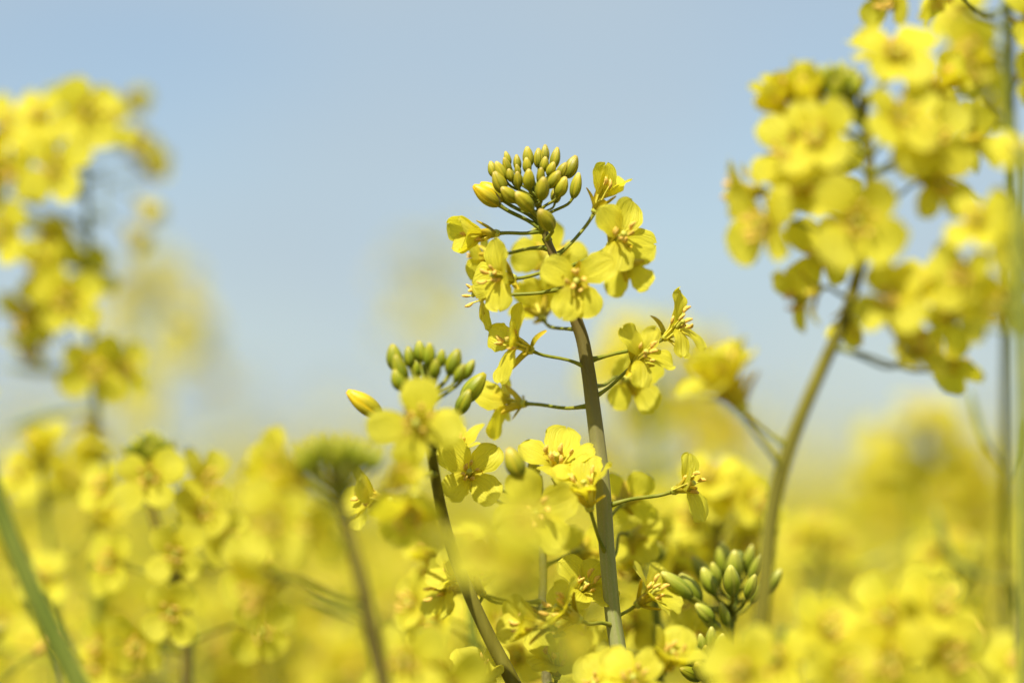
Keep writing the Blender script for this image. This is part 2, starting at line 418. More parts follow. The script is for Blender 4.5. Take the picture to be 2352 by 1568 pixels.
# ------------------------------------------------------------------ plants
class Plant:
    def __init__(self, label, pts, z, r_top, r_bot, mat='stem', group=None, sides=10, lod=1, seed=0, straight=True):
        """pts: (u, v[, dz]) of the stem from the top down, in the photograph's frame, about z metres ahead"""
        self.rng = random.Random(seed + 17); self.lod = lod
        path = [P(p[0], p[1], z + (p[2] if len(p) > 2 else 0)) for p in pts]
        self.px = [(p[0], p[1]) for p in pts]; self.z = z
        self.dense = smooth_path(path, 5)
        # continue the stem to the soil
        a, b = path[-2], path[-1]
        d = (b - a).normalized()
        d = (d + Vector((0, 0, -0.6))).normalized()
        low = []
        q = b.copy()
        mid = b + d * 0.18
        h = Vector((d.x, d.y, 0)) * 0.25
        foot = Vector((mid.x + h.x, mid.y + h.y, -0.01))
        low = smooth_path([b, mid, (mid + foot) * 0.5 + h * 0.15, foot], 4)[1:]
        full = self.dense + low
        n = len(full); nd = len(self.dense)
        radii = []
        for i in range(n):
            t = i / (nd - 1)
            radii.append(r_top + (r_bot - r_top) * min(1, t) ** 0.8 if t <= 1 else r_bot * (1 + 0.8 * (i - nd + 1) / (n - nd)))
        self.radii = radii
        self.base = Vector((foot.x, foot.y, 0))
        self.root = bpy.data.objects.new('rapeseed_plant', None); C.objects.link(self.root)
        self.root.location = self.base; self.root.empty_display_size = 0.02
        self.root['label'] = label; self.root['category'] = 'rapeseed plant'
        if group: self.root['group'] = group
        self.inv = -self.base
        self.stem = link('stem', make_mesh('stem', [tube([p + self.inv for p in full], radii, sides, mat)]), self.root)
        # node swellings are part of the stem silhouette
        self.vs = []
        for p in self.dense:
            c = CR.transposed() @ (p - CAMLOC)
            self.vs.append(IH / 2 + FPX * c.y / c.z * 1.0)
    def at_v(self, v):
        best = min(range(len(self.dense)), key=lambda i: abs(self.vs[i] - v))
        return self.dense[best]
    def tangent_v(self, v):
        i = min(range(len(self.dense)), key=lambda i: abs(self.vs[i] - v))
        a = self.dense[max(0, i - 1)]; b = self.dense[min(len(self.dense) - 1, i + 1)]
        return (a - b).normalized()
    def pedicel(self, parent, Mparent, a, b, bdir, r=0.00055, sides=6, sag=0.25, up=None):
        """from the stem at a to the flower base at b; bdir = flower axis"""
        ln = (b - a).length
        out = (b - a).normalized()
        s = (out + (up or Vector((0, 0, 1))) * -0.0).normalized()
        rb = self.rng
        m1 = a + s * ln * 0.38 + Vector((rb.uniform(-.03, .03), rb.uniform(-.03, .03), rb.uniform(-.05, .03))) * ln
        m2 = b - (out * 0.75 + bdir * 0.5).normalized() * ln * 0.22
        pth = smooth_path([a, m1, m2, b + bdir * 0.0004], 3)
        rr = [r * (2.7 if i == 0 else 1.5 if i == 1 else 1.15 if i == 2 else 1.0) for i in range(len(pth))]
        rr[-1] = r * 1.5; rr[-2] = r * 1.12
        inv = Mparent.inverted()
        return link('pedicel', make_mesh('pedicel', [tube([inv @ (p + self.inv) for p in pth], rr, sides, 'pedicel')]), parent)

    def flower(self, u, v, dz, axis, op=82, size=1.0, attach=None, az=(45, 135, 225, 315), seed=None, lod=None, drop=(), sep=35, curl=None, attach_pt=None, roll=None, pr=0.00050, ops=None, wave=None, nar=1.0):
        """u, v, dz: base of the flower; axis: (right, up, towards the viewer)"""
        r = self.rng; lod = self.lod if lod is None else lod
        seed = r.randrange(10 ** 6) if seed is None else seed
        b = P(u, v, self.z + dz); ax = VV(axis)
        fr = frame_from_axis(ax)
        if roll is not None: fr = fr @ RZ(roll)
        Mf = TRS(b + self.inv, fr)
        a = attach_pt if attach_pt is not None else self.at_v(attach if attach is not None else v + 40)
        if lod >= 2:
            f = link('flower', make_mesh('flower', core_parts(size)), self.root, Mf)
            for i, aa in enumerate(az):
                if i in drop: continue
                o = ops[i] if ops else op + r.uniform(-7, 7)
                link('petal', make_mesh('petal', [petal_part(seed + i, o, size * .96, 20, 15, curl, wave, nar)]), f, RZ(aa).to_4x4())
            for i in range(4):
                link('sepal', make_mesh('sepal', [sepal_part(seed + 20 + i, sep * r.uniform(0.6, 1.5), size, 8, 6)]), f, RZ(az[0] + 45 + 90 * i + r.uniform(-12, 12)).to_4x4())
            for i in range(6):
                link('stamen', make_mesh('stamen', stamen_parts(seed + 40 + i, size, 0.0064 if i in (2, 5) else 0.0088, 6)), f, RZ(60 * i + r.uniform(-14, 14)).to_4x4())
        else:
            f = link('flower', r.choice(POOL['core']), self.root, TRS(b + self.inv, fr, size))
            half = op < 45
            for i, aa in enumerate(az):
                if i in drop: continue
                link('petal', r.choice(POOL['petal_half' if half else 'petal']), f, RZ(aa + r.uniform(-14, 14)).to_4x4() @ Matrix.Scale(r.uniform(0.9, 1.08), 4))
            Mf = TRS(b + self.inv, fr, size)
        self.pedicel(f, Mf, a, b, ax, pr, 6 if lod >= 2 else 4)
        return f

    def bud(self, u, v, dz, d, Lpx, kind='bud', attach=None, fat=None, pr=0.0005, attach_pt=None):
        """u, v: middle of the bud; d: where its tip points"""
        r = self.rng
        ax = VV(d); dn = Vector(d).normalized()
        c = P(u, v, self.z + dz)
        L = Lpx * (self.z + dz) / FPX / max(0.55, math.sqrt(dn.x ** 2 + dn.y ** 2))
        b = c - ax * L * 0.5
        s = L / 0.0064
        fat = fat or r.uniform(0.88, 1.12)
        fr = frame_from_axis(ax) @ RZ(r.uniform(0, 90))
        Mb = Matrix.Translation(b + self.inv) @ fr.to_4x4() @ Matrix.Diagonal((s * fat, s * fat, s, 1))
        o = link('bud', r.choice(POOL[kind]), self.root, Mb)
        a = attach_pt if attach_pt is not None else self.at_v(attach if attach is not None else v + 40)
        self.pedicel(o, Mb, a, b, ax, pr, 6 if self.lod >= 2 else 4)
        return o

    def bud_dome(self, u, v, rad, n, Lpx=42, kind='bud', dz=0.0, lean=(0, 1, 0), attach=None, flat=0.7):
        """a dome of closed buds about (u, v); rad in pixels"""
        r = self.rng
        mpp = (self.z + dz) / FPX
        for i in range(n):
            q = math.sqrt((i + 0.5) / n); ph = i * 2.399963
            x = q * math.cos(ph); y = q * math.sin(ph)
            h = (1 - q * q) * flat
            d = (x * 0.75 + lean[0] * 0.5, 0.9 + lean[1] * 0.2, y * 0.6 + lean[2])
            self.bud(u + x * rad, v - h * rad + r.uniform(-4, 4), dz - y * rad * mpp, d, Lpx * (0.62 + 0.5 * q) * r.uniform(0.9, 1.1), kind, attach=(attach or v + rad * 1.1) + q * 18)

    def pod(self, pts, dz=0.0, r=0.0012, attach_v=None):
        path = [P(p[0], p[1], self.z + dz + (p[2] if len(p) > 2 else 0)) + self.inv for p in pts]
        pth = smooth_path(path, 4); n = len(pth)
        rr = []
        for i in range(n):
            t = i / (n - 1)
            rr.append(r * (0.45 if t < 0.3 else 0.45 + 0.55 * min(1, (t - 0.3) / 0.08) if t < 0.82 else max(0.3, 1 - (t - 0.82) / 0.18 * 0.75)))
        return link('seed_pod', make_mesh('seed_pod', [tube(pth, rr, 7, 'pod')]), self.root)

    def auto(self, n, v0, v1, size=1.0, spread=26, op=(55, 90), lod=None, half_top=True):
        """whorl of flowers on stalks along the stem between v0 (top) and v1"""
        r = self.rng
        for i in range(n):
            t = (i + 0.5) / n
            v = v0 + (v1 - v0) * t
            a = self.at_v(v); tg = self.tangent_v(v)
            fr = frame_from_axis(tg)
            ph = i * 2.399963 + r.uniform(-0.3, 0.3)
            side = fr @ Vector((math.cos(ph), math.sin(ph), 0))
            ln = spread * 0.001 * r.uniform(0.7, 1.15) * (0.62 + 0.38 * t)
            d = (side + tg * (0.75 - 0.5 * t)).normalized()
            b = a + d * ln
            ax = (d + Vector((0, 0, 0.35)) + Vector((r.uniform(-.3, .3), r.uniform(-.45, .15), r.uniform(-.25, .25)))).normalized()
            c = CR.transposed() @ (b - CAMLOC)
            z = -c.z; u = IW / 2 + c.x * FPX / z; vv = IH / 2 - c.y * FPX / z
            axv = CR.transposed() @ ax
            o = r.uniform(*op)
            if half_top and i < n * 0.25: o = r.uniform(18, 44)
            self.flower(u, vv, z - self.z, tuple(axv), o, size * r.uniform(0.88, 1.1), attach_pt=a, lod=lod, roll=r.uniform(0, 90))

# ================================================================== the setting
def ground():
    n = 40
    me = bpy.data.meshes.new('ground')
    xs = [math.copysign(abs(t) ** 2.2, t) * 1500 for t in np.linspace(-1, 1, n)]
    V = [(x, y, 0) for y in xs for x in xs]
    me.from_pydata(V, [], grid_faces(n, n)); me.materials.append(M['soil'])
    o = link('ground', me); o['kind'] = 'structure'
ground()

# ================================================================== the plant in focus
A = Plant('tall rapeseed plant in sharp focus, dome of green buds above open yellow flowers',
          [(1232, 432), (1236, 470), (1244, 508), (1260, 560), (1277, 600), (1300, 660), (1324, 735), (1340, 785), (1353, 860), (1362, 930), (1372, 1010), (1382, 1100),
           (1388, 1180), (1393, 1260), (1400, 1340), (1408, 1420), (1421, 1500), (1438, 1600)], FOCUS, 0.0007, 0.0022, 'stem_main', sides=20, lod=2, seed=1)
# stem thickness as in the photograph
def reshape_stem(pl, widths):
    me = pl.stem.data; sides = 20
    co = np.empty(len(me.vertices) * 3, dtype=np.float32); me.vertices.foreach_get('co', co); co = co.reshape(-1, 3)
    n = len(pl.radii)
    for i in range(n):
        v = pl.vs[i] if i < len(pl.vs) else 99999
        w = np.interp(v, [a for a, _ in widths], [b for _, b in widths]) * FOCUS / FPX / 2
        if i >= len(pl.vs): w *= 1 + 0.8 * (i - len(pl.vs)) / (n - len(pl.vs))
        ring = co[i * sides:(i + 1) * sides]; c = ring.mean(axis=0)
        k = 1 + 0.065 * np.sin(np.arange(sides) / sides * 2 * math.pi * 5 + i * 0.1)
        co[i * sides:(i + 1) * sides] = c + (ring - c) / pl.radii[i] * w * k[:, None]
        pl.radii[i] = w
    me.vertices.foreach_set('co', co.reshape(-1)); me.update()
reshape_stem(A, [(430, 9), (470, 11), (510, 15), (560, 18), (600, 21), (660, 25), (735, 29), (860, 33), (1010, 35), (1300, 36), (1600, 38)])

r_a = random.Random(8)
# closed buds: middle, tip direction, length in the photograph (pixels of a 0.2878 enlargement)
for zx, zy, dz, d, L in [
    (590, 225, 4, (-.3, 1, .0), 100), (585, 283, -1, (-.35, 1, .2), 105), (470, 312, 3, (-.25, 1, 0), 115), (535, 328, -2, (-.45, .9, .2), 135), (668, 258, 3, (-.1, 1, 0), 112),
    (755, 212, 1, (-.1, 1, .1), 140), (838, 222, 4, (0, 1, 0), 120), (890, 190, 6, (.03, 1, -.1), 130), (746, 282, -3, (-.1, 1, .3), 100), (886, 272, -2, (.12, 1, .3), 98),
    (972, 222, 2, (.22, 1, 0), 145), (940, 312, -3, (.35, .9, .3), 98), (1025, 322, -2, (.5, .85, .2), 122), (1100, 292, 3, (.4, .9, 0), 152), (612, 360, -3, (-.25, 1, .3), 92),
    (672, 322, -1, (-.2, 1, .2), 85), (674, 396, -5, (-.1, 1, .4), 115), (760, 390, -6, (0, 1, .45), 130), (856, 364, -5, (.05, 1, .4), 108), (965, 392, -4, (.5, .8, .3), 118),
    (1022, 452, -4, (.38, .9, .3), 140), (1138, 440, 0, (.22, 1, .1), 180), (870, 466, -8, (.08, .9, .5), 150), (524, 416, -3, (-.4, .85, .2), 142), (600, 514, -5, (-.65, .6, .4), 140),
    (722, 570, -8, (-.55, .6, .55), 150), (896, 714, -9, (-.4, .6, .6), 150), (420, 520, -2, (-.8, .6, .2), 205), (466, 492, 3, (-.8, .6, 0), 195), (978, 512, 6, (.1, 1, -.1), 112)]:
    u = zx * 0.2878 + 995.7; v = zy * 0.2878 + 298.7
    kind = 'bud_ripe' if (zx, zy) in ((420, 520), (466, 492)) else 'bud'
    att = min(560, max(438, v + 34 + 0.42 * abs(u - 1236)))
    if zy > 690: att = 545
    A.bud(u, v, dz * 0.001, d, L * 0.2878 * r_a.uniform(1.12, 1.3), kind, attach=att, pr=0.00042)

# open flowers
A.flower(1322, 655, -0.011, (0.0, 0.12, 1), 82, 1.06, attach=690, az=(34, 146, 247, 299), seed=11, ops=(80, 80, 84, 84), curl=8)
A.flower(1182, 640, -0.006, (-.72, .12, .70), 70, 1.05, attach=612, az=(20, 100, 190, 275), seed=23, sep=60, ops=(52, 80, 80, 82), curl=10)
A.flower(1400, 566, -0.006, (.42, .38, .80), 72, 1.05, attach=625, az=(355, 62, 128, 262), seed=31, ops=(82, 72, 66, 88), sep=50, curl=10)
A.flower(1424, 598, 0.016, (.45, -.25, -.75), 78, .92, attach=640, seed=47, sep=60)
A.flower(1365, 490, 0.006, (.36, .93, .15), 18, 1.0, attach=590, az=(8, 110, 190, 300), seed=53, sep=40, ops=(40, 6, 12, 36), curl=10, nar=.74, wave=.02)
A.flower(1146, 536, 0.004, (-.95, -.02, .28), 22, .94, attach=530, seed=61, sep=24, ops=(24, 22, 20, 26), curl=16)
A.flower(1150, 585, 0.014, (-.85, -.2, -.35), 75, .92, attach=572, seed=71, sep=50)
A.flower(1150, 678, 0.003, (-.98, .02, .18), 80, 0.95, attach=664, az=(45, 135, 225, 285), seed=83, drop=(0, 1), ops=(70, 70, 100, 95), sep=75, curl=30)
A.flower(1262, 598, 0.022, (.08, .1, -.95), 82, 1.08, attach=612, az=(10, 80, 170, 260), seed=91, sep=40, curl=4)
A.flower(1248, 735, 0.022, (-.15, .55, -.6), 58, .95, attach=758, seed=97, sep=45)
A.flower(1222, 806, -0.003, (-.74, .36, .52), 62, 1.08, attach=838, az=(5, 75, 165, 262), seed=103, ops=(34, 66, 66, 88), sep=70, curl=14, nar=.92)
A.flower(1208, 927, 0.012, (-.88, .08, -.46), 72, 1.02, attach=937, az=(20, 95, 190, 285), seed=113, ops=(28, 70, 60, 72), sep=60, curl=12)
A.flower(1455, 838, -0.002, (.40, .46, .78), 62, .98, attach=921, az=(350, 62, 130, 255), seed=127, ops=(84, 62, 58, 80), sep=60, curl=24, nar=.78, wave=.05)
A.flower(1524, 778, 0.004, (.62, .60, .45), 55, 0.98, attach=832, az=(320, 85, 175, 250), seed=131, sep=80, ops=(84, 40, 100, 96), curl=22, drop=(2,), nar=.8, wave=.05)
A.flower(1432, 868, 0.020, (.55, -.25, -.75), 80, .95, attach=892, seed=139, sep=40)
A.flower(1545, 1128, 0.001, (.62, .30, .62), 55, 0.98, attach=1163, az=(5, 80, 160, 290), seed=149, drop=(0,), ops=(40, 70, 24, 88), sep=12, curl=20)
A.flower(1356, 1172, -0.010, (-.22, .93, .30), 34, 1.06, attach=1272, az=(30, 110, 200, 290), seed=151, ops=(40, 34, 38, 50), sep=62, curl=24, wave=.05)
A.flower(1425, 1160, 0.022, (.35, .25, -.7), 75, .95, attach=1205, seed=163, sep=40)
A.flower(1440, 1225, 0.028, (.5, -.3, -.6), 80, .9, attach=1290, seed=167, sep=40)
A.flower(1460, 1390, 0.010, (.6, .5, .3), 60, 1.0, attach=1420, seed=173, sep=40)
A.flower(1335, 1425, -0.012, (-.75, .45, .3), 60, 1.05, attach=1440, seed=179, sep=40)

# ================================================================== the left neighbour, slightly nearer
B = Plant('rapeseed plant with leaning stem left of the sharp one, loose buds, one orange-tipped',
          [(992, 870, -.022), (988, 930, -.024), (988, 1000, -.022), (996, 1070, -.016), (1012, 1160, -.006), (1032, 1240, -.002), (1056, 1310, 0), (1090, 1390), (1128, 1470), (1168, 1545), (1200, 1610)],
          FOCUS, 0.0009, 0.0021, 'stem_olive', sides=16, lod=2, seed=2)
for u, v, dz, d, L, k in [(906, 820, -20, (-.15, 1, .1), 62, 'bud_green'), (918, 848, -24, (-.28, 1, .2), 70, 'bud_green'), (940, 818, -22, (-.1, 1, 0), 48, 'bud_green'), (964, 806, -20, (-.05, 1, 0), 50, 'bud_green'),
                         (986, 814, -24, (.05, 1, .2), 56, 'bud_green'), (1013, 822, -22, (.15, 1, .1), 42, 'bud_green'), (1042, 830, -22, (.35, 1, .1), 62, 'bud_green'), (1076, 848, -20, (.5, .9, .1), 50, 'bud_green'),
                         (1056, 856, -25, (.45, .9, .2), 46, 'bud_green'), (914, 872, -25, (-.3, .9, .2), 50, 'bud_green'), (980, 850, -16, (0, 1, 0), 46, 'bud_green'), (1000, 846, -26, (.1, 1, .3), 44, 'bud_green'),
                         (1088, 890, -8, (.62, .8, .1), 84, 'bud_green'), (1066, 922, -10, (.42, .9, .2), 62, 'bud_green'), (836, 926, -10, (-.82, .6, .1), 96, 'bud_ripe'), (958, 842, -14, (-.1, 1, 0), 44, 'bud_green')]:
    att = 905 + max(0, v - 860) * 1.6 + 0.25 * abs(u - 990)
    if u < 880: att = 1010
    if v > 885 and u > 1000: att = 1030
    B.bud(u, v, dz * 0.001, d, L, k, attach=att, fat=.78 if k == 'bud_ripe' else None)
B.flower(962, 978, -0.042, (-.05, .12, 1), 80, 1.18, attach=1040, az=(350, 85, 190, 262), seed=211, ops=(78, 80, 80, 86), curl=8)
B.flower(902, 1152, -0.006, (-.92, .22, .3), 30, 1.06, attach=1192, seed=223, az=(30, 120, 215, 290), ops=(36, 44, 30, 62), sep=6, curl=24, wave=.05)
B.flower(955, 1130, -0.055, (-.1, -.55, .6), 60, 1.15, attach=1080, seed=227)
B.flower(1095, 1345, 0.016, (-.6, .5, .3), 45, 1.0, attach=1400, seed=229)

# ================================================================== short plant between the two
Cc = Plant('shorter rapeseed plant between the two sharpest stems, dark bud pair among crowded flowers',
           [(1236, 1090, .020), (1240, 1150, .020), (1244, 1230, .020), (1245, 1300, .020), (1245, 1380, .02), (1248, 1440, .02), (1254, 1510, .02), (1258, 1600, .02)], FOCUS, 0.0010, 0.0015, sides=12, lod=2, seed=3)
Cc.bud(1181, 1062, -.024, (-.4, .9, .1), 72, 'bud', attach=1150); Cc.bud(1226, 1072, .012, (-.05, 1, .1), 48, 'bud', attach=1130)
Cc.flower(1278, 1105, .000, (.0, .80, .55), 66, 1.12, attach=1170, az=(15, 75, 160, 265), seed=307, curl=14, sep=14)
Cc.flower(1072, 1102, .004, (.1, .32, .9), 70, 1.02, attach=1200, seed=311, curl=10)
Cc.flower(1066, 1075, .012, (-.2, .7, .3), 50, 1.0, attach=1180, seed=313, curl=20)
Cc.flower(1212, 1180, -.016, (.25, .1, .95), 80, 1.18, attach=1235, az=(20, 112, 200, 310), seed=317, curl=10)
Cc.flower(1112, 1368, .012, (-.5, .85, .2), 20, 1.0, attach=1385, seed=331, sep=10)
Cc.flower(1060, 1355, .022, (-.8, .1, .4), 70, 1.0, attach=1400, seed=337)
Cc.flower(1320, 1378, .006, (.35, .6, .6), 60, 1.02, attach=1392, seed=347, curl=24, wave=.04)
Cc.flower(1270, 1440, -.014, (-.88, .2, .35), 28, 1.05, attach=1490, seed=349, wave=.04, curl=24)
Cc.flower(1330, 1265, .030, (.3, -.1, -.8), 80, .9, attach=1300, seed=353)
Cc.flower(1150, 1315, .020, (-.5, .2, -.5), 60, .9, attach=1325, seed=359)
Cc.flower(1278, 1555, .000, (.0, .75, .6), 66, 1.05, attach=1590, seed=367, curl=14)
Cc.flower(1110, 1585, .004, (-.1, .8, .5), 60, 1.0, attach=1599, seed=373, wave=.04)

Cd = Plant('low rapeseed flowers at the foot of the sharp stem, just entering the frame',
           [(1455, 1570, -.02), (1472, 1620, -.02), (1500, 1700, -.02)], FOCUS, 0.001, 0.0016, sides=10, lod=2, seed=4)
Cd.flower(1455, 1592, -.028, (-.05, .6, .75), 72, 1.05, attach=1600, seed=401)
Cd.flower(1520, 1545, -.024, (.3, .7, .5), 42, 1.0, attach=1600, seed=403)
Cd.flower(1400, 1600, -.02, (-.5, .5, .6), 70, 1.0, attach=1650, seed=409)

# ================================================================== green bud plant, lower right
Fp = Plant('low rapeseed plant with pale green buds beside the foot of the curving stem',
           [(1700, 1265, .03), (1692, 1330, .03), (1682, 1400, .03), (1672, 1480, .03), (1680, 1580, .03)], FOCUS, 0.0009, 0.0018, 'stem_green', sides=10, lod=2, seed=5)
for u, v, dz, d, L in [(1546, 1340, 20, (-.7, .6, .3), 66), (1592, 1334, 22, (-.55, .8, .2), 64), (1628, 1330, 26, (-.4, .9, .2), 54), (1604, 1306, 34, (-.5, .8, 0), 56), (1662, 1284, 26, (-.15, 1, .2), 66),
                       (1690, 1290, 22, (0, 1, .3), 62), (1716, 1282, 24, (.2, 1, .2), 60), (1646, 1312, 24, (-.3, .9, .4), 50), (1744, 1300, 26, (.4, .9, .2), 62), (1774, 1322, 26, (.6, .8, .2), 58),
                       (1678, 1326, 16, (-.1, .9, .5), 54), (1656, 1402, 14, (-.3, .9, .3), 56), (1612, 1398, 20, (-.6, .6, .3), 52), (1630, 1420, 16, (-.7, .4, .4), 44), (1718, 1340, 18, (.3, .9, .4), 52), (1740, 1352, 20, (.5, .8, .3), 48)]:
    Fp.bud(u + Fp.rng.uniform(-8, 8), v + Fp.rng.uniform(0, 16), dz * .001 + Fp.rng.uniform(-.008, .012), d, L * Fp.rng.uniform(1.05, 1.4), 'bud_pale', attach=v + 70, fat=Fp.rng.uniform(.72, .95))
Fq = Plant('small tight cluster of green buds low down, below the pale buds',
           [(1630, 1520, .012), (1650, 1580, .012), (1680, 1660, .02)], FOCUS, 0.0009, 0.0015, 'stem_green', sides=10, lod=2, seed=6)
for u, v, dz, d, L in [(1572, 1508, 8, (-.7, .6, .4), 46), (1592, 1492, 8, (-.5, .8, .3), 44), (1612, 1476, 10, (-.2, 1, .3), 44), (1634, 1466, 10, (0, 1, .3), 48), (1655, 1478, 8, (.2, 1, .3), 46), (1600, 1520, 2, (-.4, .7, .6), 44),
                       (1622, 1502, 0, (-.1, .8, .6), 44), (1644, 1508, 0, (.2, .8, .6), 42), (1666, 1500, 6, (.5, .8, .3), 44), (1612, 1540, 0, (-.4, .6, .7), 50), (1586, 1546, 4, (-.7, .4, .5), 56), (1660, 1536, 2, (.4, .6, .6), 44)]:
    Fq.bud(u, v, dz * .001, d, L * Fq.rng.uniform(1.0, 1.3), 'bud_pale' if v < 1500 else 'bud_green', attach=v + 60, fat=Fq.rng.uniform(.75, 1.0))

# ================================================================== tall flowering plant on the right
D = Plant('tall soft-focus rapeseed plant with curving olive stem and dense flower head, upper right',
          [(1978, 215), (1990, 300), (1998, 400), (1992, 520), (1972, 620), (1940, 730), (1890, 840), (1830, 980), (1790, 1100), (1765, 1230), (1752, 1380), (1725, 1568), (1712, 1640)],
          0.71, 0.0009, 0.0022, 'stem_olive', sides=14, lod=1, seed=7)
for u, v, dz, ax, op, s in [
    (1962, 512, -.012, (-.02, .0, 1), 84, 1.22), (2050, 170, -.006, (.0, .55, .8), 60, 1.1), (2080, 240, .008, (.5, .5, .4), 60, 1.05), (1905, 335, -.006, (-.45, .25, .85), 75, 1.05), (1850, 372, -.002, (-.6, .3, .7), 70, 1.1),
    (1800, 505, -.004, (-.75, -.15, .6), 75, 1.15), (1760, 440, .004, (-.9, .05, -.2), 75, 1.05), (2110, 330, -.008, (.25, .15, .9), 78, 1.15), (2120, 415, -.002, (.4, -.1, .85), 78, 1.05), (2190, 330, .006, (.85, .2, -.3), 80, 1.05),
    (2050, 290, -.012, (.15, .3, .95), 60, 1.0), (1915, 575, .006, (-.3, -.1, -.7), 78, 1.0), (1888, 660, .004, (-.7, -.35, .2), 72, 1.0), (1955, 690, .008, (-.1, -.8, .1), 30, .9), 
    (1882, 262, .000, (-.35, .75, .5), 38, 1.0), (1822, 290, .004, (-.55, .8, .2), 20, 1.0), (2130, 225, .004, (.7, .6, .3), 30, 0.95), (1870, 440, .0, (-.4, .1, .8), 72, 1.05), (1835, 250, .004, (-.4, .85, .1), 18, .9),
    (2030, 185, .004, (.0, .9, .3), 50, 1.05), (1930, 415, .012, (-.3, .2, -.8), 80, 1.05)]:
    D.flower(u, v, dz, ax, op, s, attach=min(700, v + 70) if v < 560 else v + 25)
D.bud_dome(1922, 205, 66, 20, 46, 'bud_green', attach=290)
D.flower(1706, 950, -.012, (-.42, .90, .1), 32, 1.5, attach=1085, pr=.0004)
D.flower(1690, 930, -.004, (-.5, .8, .2), 60, 1.2, attach=1040, pr=.0004)
D.flower(2066, 840, -.004, (.35, .5, .5), 70, 1.05, attach=800, pr=.0005)
D.flower(2140, 850, .004, (.6, .3, -.4), 75, 1.05, attach=790, pr=.0005)

# ================================================================== tall stems at the right edge
E = Plant('tall green rapeseed stem at the right edge reaching out of the top of the frame',
          [(2312, -120), (2314, 0), (2317, 120), (2320, 250), (2324, 400), (2318, 600, .01), (2312, 800, .03), (2312, 1000, .05), (2312, 1200, .07), (2312, 1400, .09), (2314, 1620, .1)], 0.86, 0.0018, 0.0017, 'pod', sides=10, lod=1, seed=8)
for u, v, dz, ax, op, s in [(2070, -15, -.13, (-.6, -.3, .5), 60, .9), (2125, -40, -.13, (.5, -.6, .3), 50, .85), (2255, 100, .03, (-.5, -.2, .8), 75, 1.2), (2235, 60, .04, (-.6, .3, .6), 70, 1.1), (2265, 130, .03, (-.3, -.6, .5), 70, 1.1),
                            (2220, 20, .0, (-.4, .6, .5), 70, 1.1), (2340, 60, -.03, (.4, .2, .8), 70, 1.1), (2200, 215, .05, (-.6, -.2, .2), 70, 1.0), (2250, 230, .06, (.1, -.3, .6), 70, 1.0), (2350, 180, -.02, (.5, -.1, .8), 70, 1.1)]:
    E.flower(u, v, dz, ax, op, s, attach=v + 50)
E.pod([(2312, 1085, .02), (2275, 1035), (2248, 975), (2226, 890)], .02, .0011); E.pod([(2316, 1330), (2240, 1318), (2180, 1270), (2148, 1160)], .03, .0013)
E.pod([(2320, 480), (2250, 470), (2190, 430), (2150, 400)], .02, .0011); E.pod([(2318, 700), (2260, 720), (2200, 690)], .03, .0010); E.pod([(2330, 1100), (2352, 1040), (2360, 960)], -.01, .0011)
E2 = Plant('yellow-green rapeseed stem with big blurred flowers, cut off by the right edge',
           [(2348, 330), (2344, 450), (2342, 600), (2348, 800), (2354, 1000), (2356, 1300), (2360, 1620)], 0.66, 0.0016, 0.0022, 'pod', sides=10, lod=1, seed=9)
for u, v, dz, ax, op, s in [(2335, 400, .02, (.0, .7, .6), 50, .85), (2262, 540, .03, (-.4, .5, .7), 60, .9), (2235, 640, .03, (-.5, .1, .8), 72, .95), (2225, 690, .035, (-.6, -.3, .6), 66, .95), (2335, 560, .02, (.1, .0, .9), 75, .95), (2290, 670, .02, (-.1, -.4, .8), 70, .95), (2075, 700, .04, (-.5, .2, .7), 66, 1.0), (2115, 690, .04, (-.1, .5, .6), 50, .8)]:
    E2.flower(u, v, dz, ax, op, s, attach=v + 40)

# ================================================================== tall plant at the left edge
G = Plant('tall rapeseed plant at the left edge, chains of soft yellow flowers against the sky',
          [(152, 215), (172, 290), (195, 390), (204, 560), (208, 700), (212, 800), (222, 950), (230, 1100), (222, 1300), (225, 1568), (228, 1640)], 0.905, 0.0006, 0.0013, 'stem_green', sides=10, lod=1, seed=10)
for u, v, dz, ax, op, s in [(200, 275, -.01, (.15, .25, .95), 75, 1.15), (215, 300, .0, (.5, .3, .6), 70, 1.1), (70, 310, .0, (-.5, .4, .7), 75, 1.2), (110, 300, -.01, (-.2, .5, .8), 70, 1.1), (140, 400, -.015, (-.1, .15, 1), 80, 1.2), (60, 400, .0, (-.5, .0, .8), 80, 1.2),
                            (20, 460, .01, (-.6, -.1, .5), 75, 1.15), (30, 550, -.01, (-.3, .2, .9), 80, 1.2), (150, 500, .01, (-.3, -.5, .4), 50, 1.2), (130, 640, .0, (-.4, .3, .8), 78, 1.2), (110, 700, .0, (-.5, -.3, .6), 70, 1.25), (170, 690, -.01, (-.1, .0, .95), 80, 1.2), (100, 760, .01, (-.4, -.7, .2), 60, 1.1),
                            (220, 830, -.01, (.1, -.2, .9), 72, 1.2), (250, 850, .0, (.6, .1, .6), 60, 1.0), (212, 950, .0, (.0, -.8, .4), 40, 1.2), (180, 650, .015, (.3, .4, -.6), 80, 1.1), (-20, 330, .0, (-.5, .3, .6), 75, 1.2)]:
    G.flower(u, v, dz, ax, op, s, attach=v + 60)
for u, v in [(268, 250), (262, 330), (292, 360), (318, 400), (312, 455), (286, 520)]:
    G.flower(u, v, .07, (.7, .2 - (v > 420) * .8, .4), 44, .9, attach=v + 20)
G.bud_dome(150, 228, 46, 14, 36, 'bud_green', attach=270)
G.pod([(208, 735), (120, 750), (40, 720), (-30, 700)], .03, .0013); G.pod([(215, 840), (100, 850), (10, 835)], .04, .0013); G.pod([(222, 935), (110, 950), (20, 985)], .03, .0015)

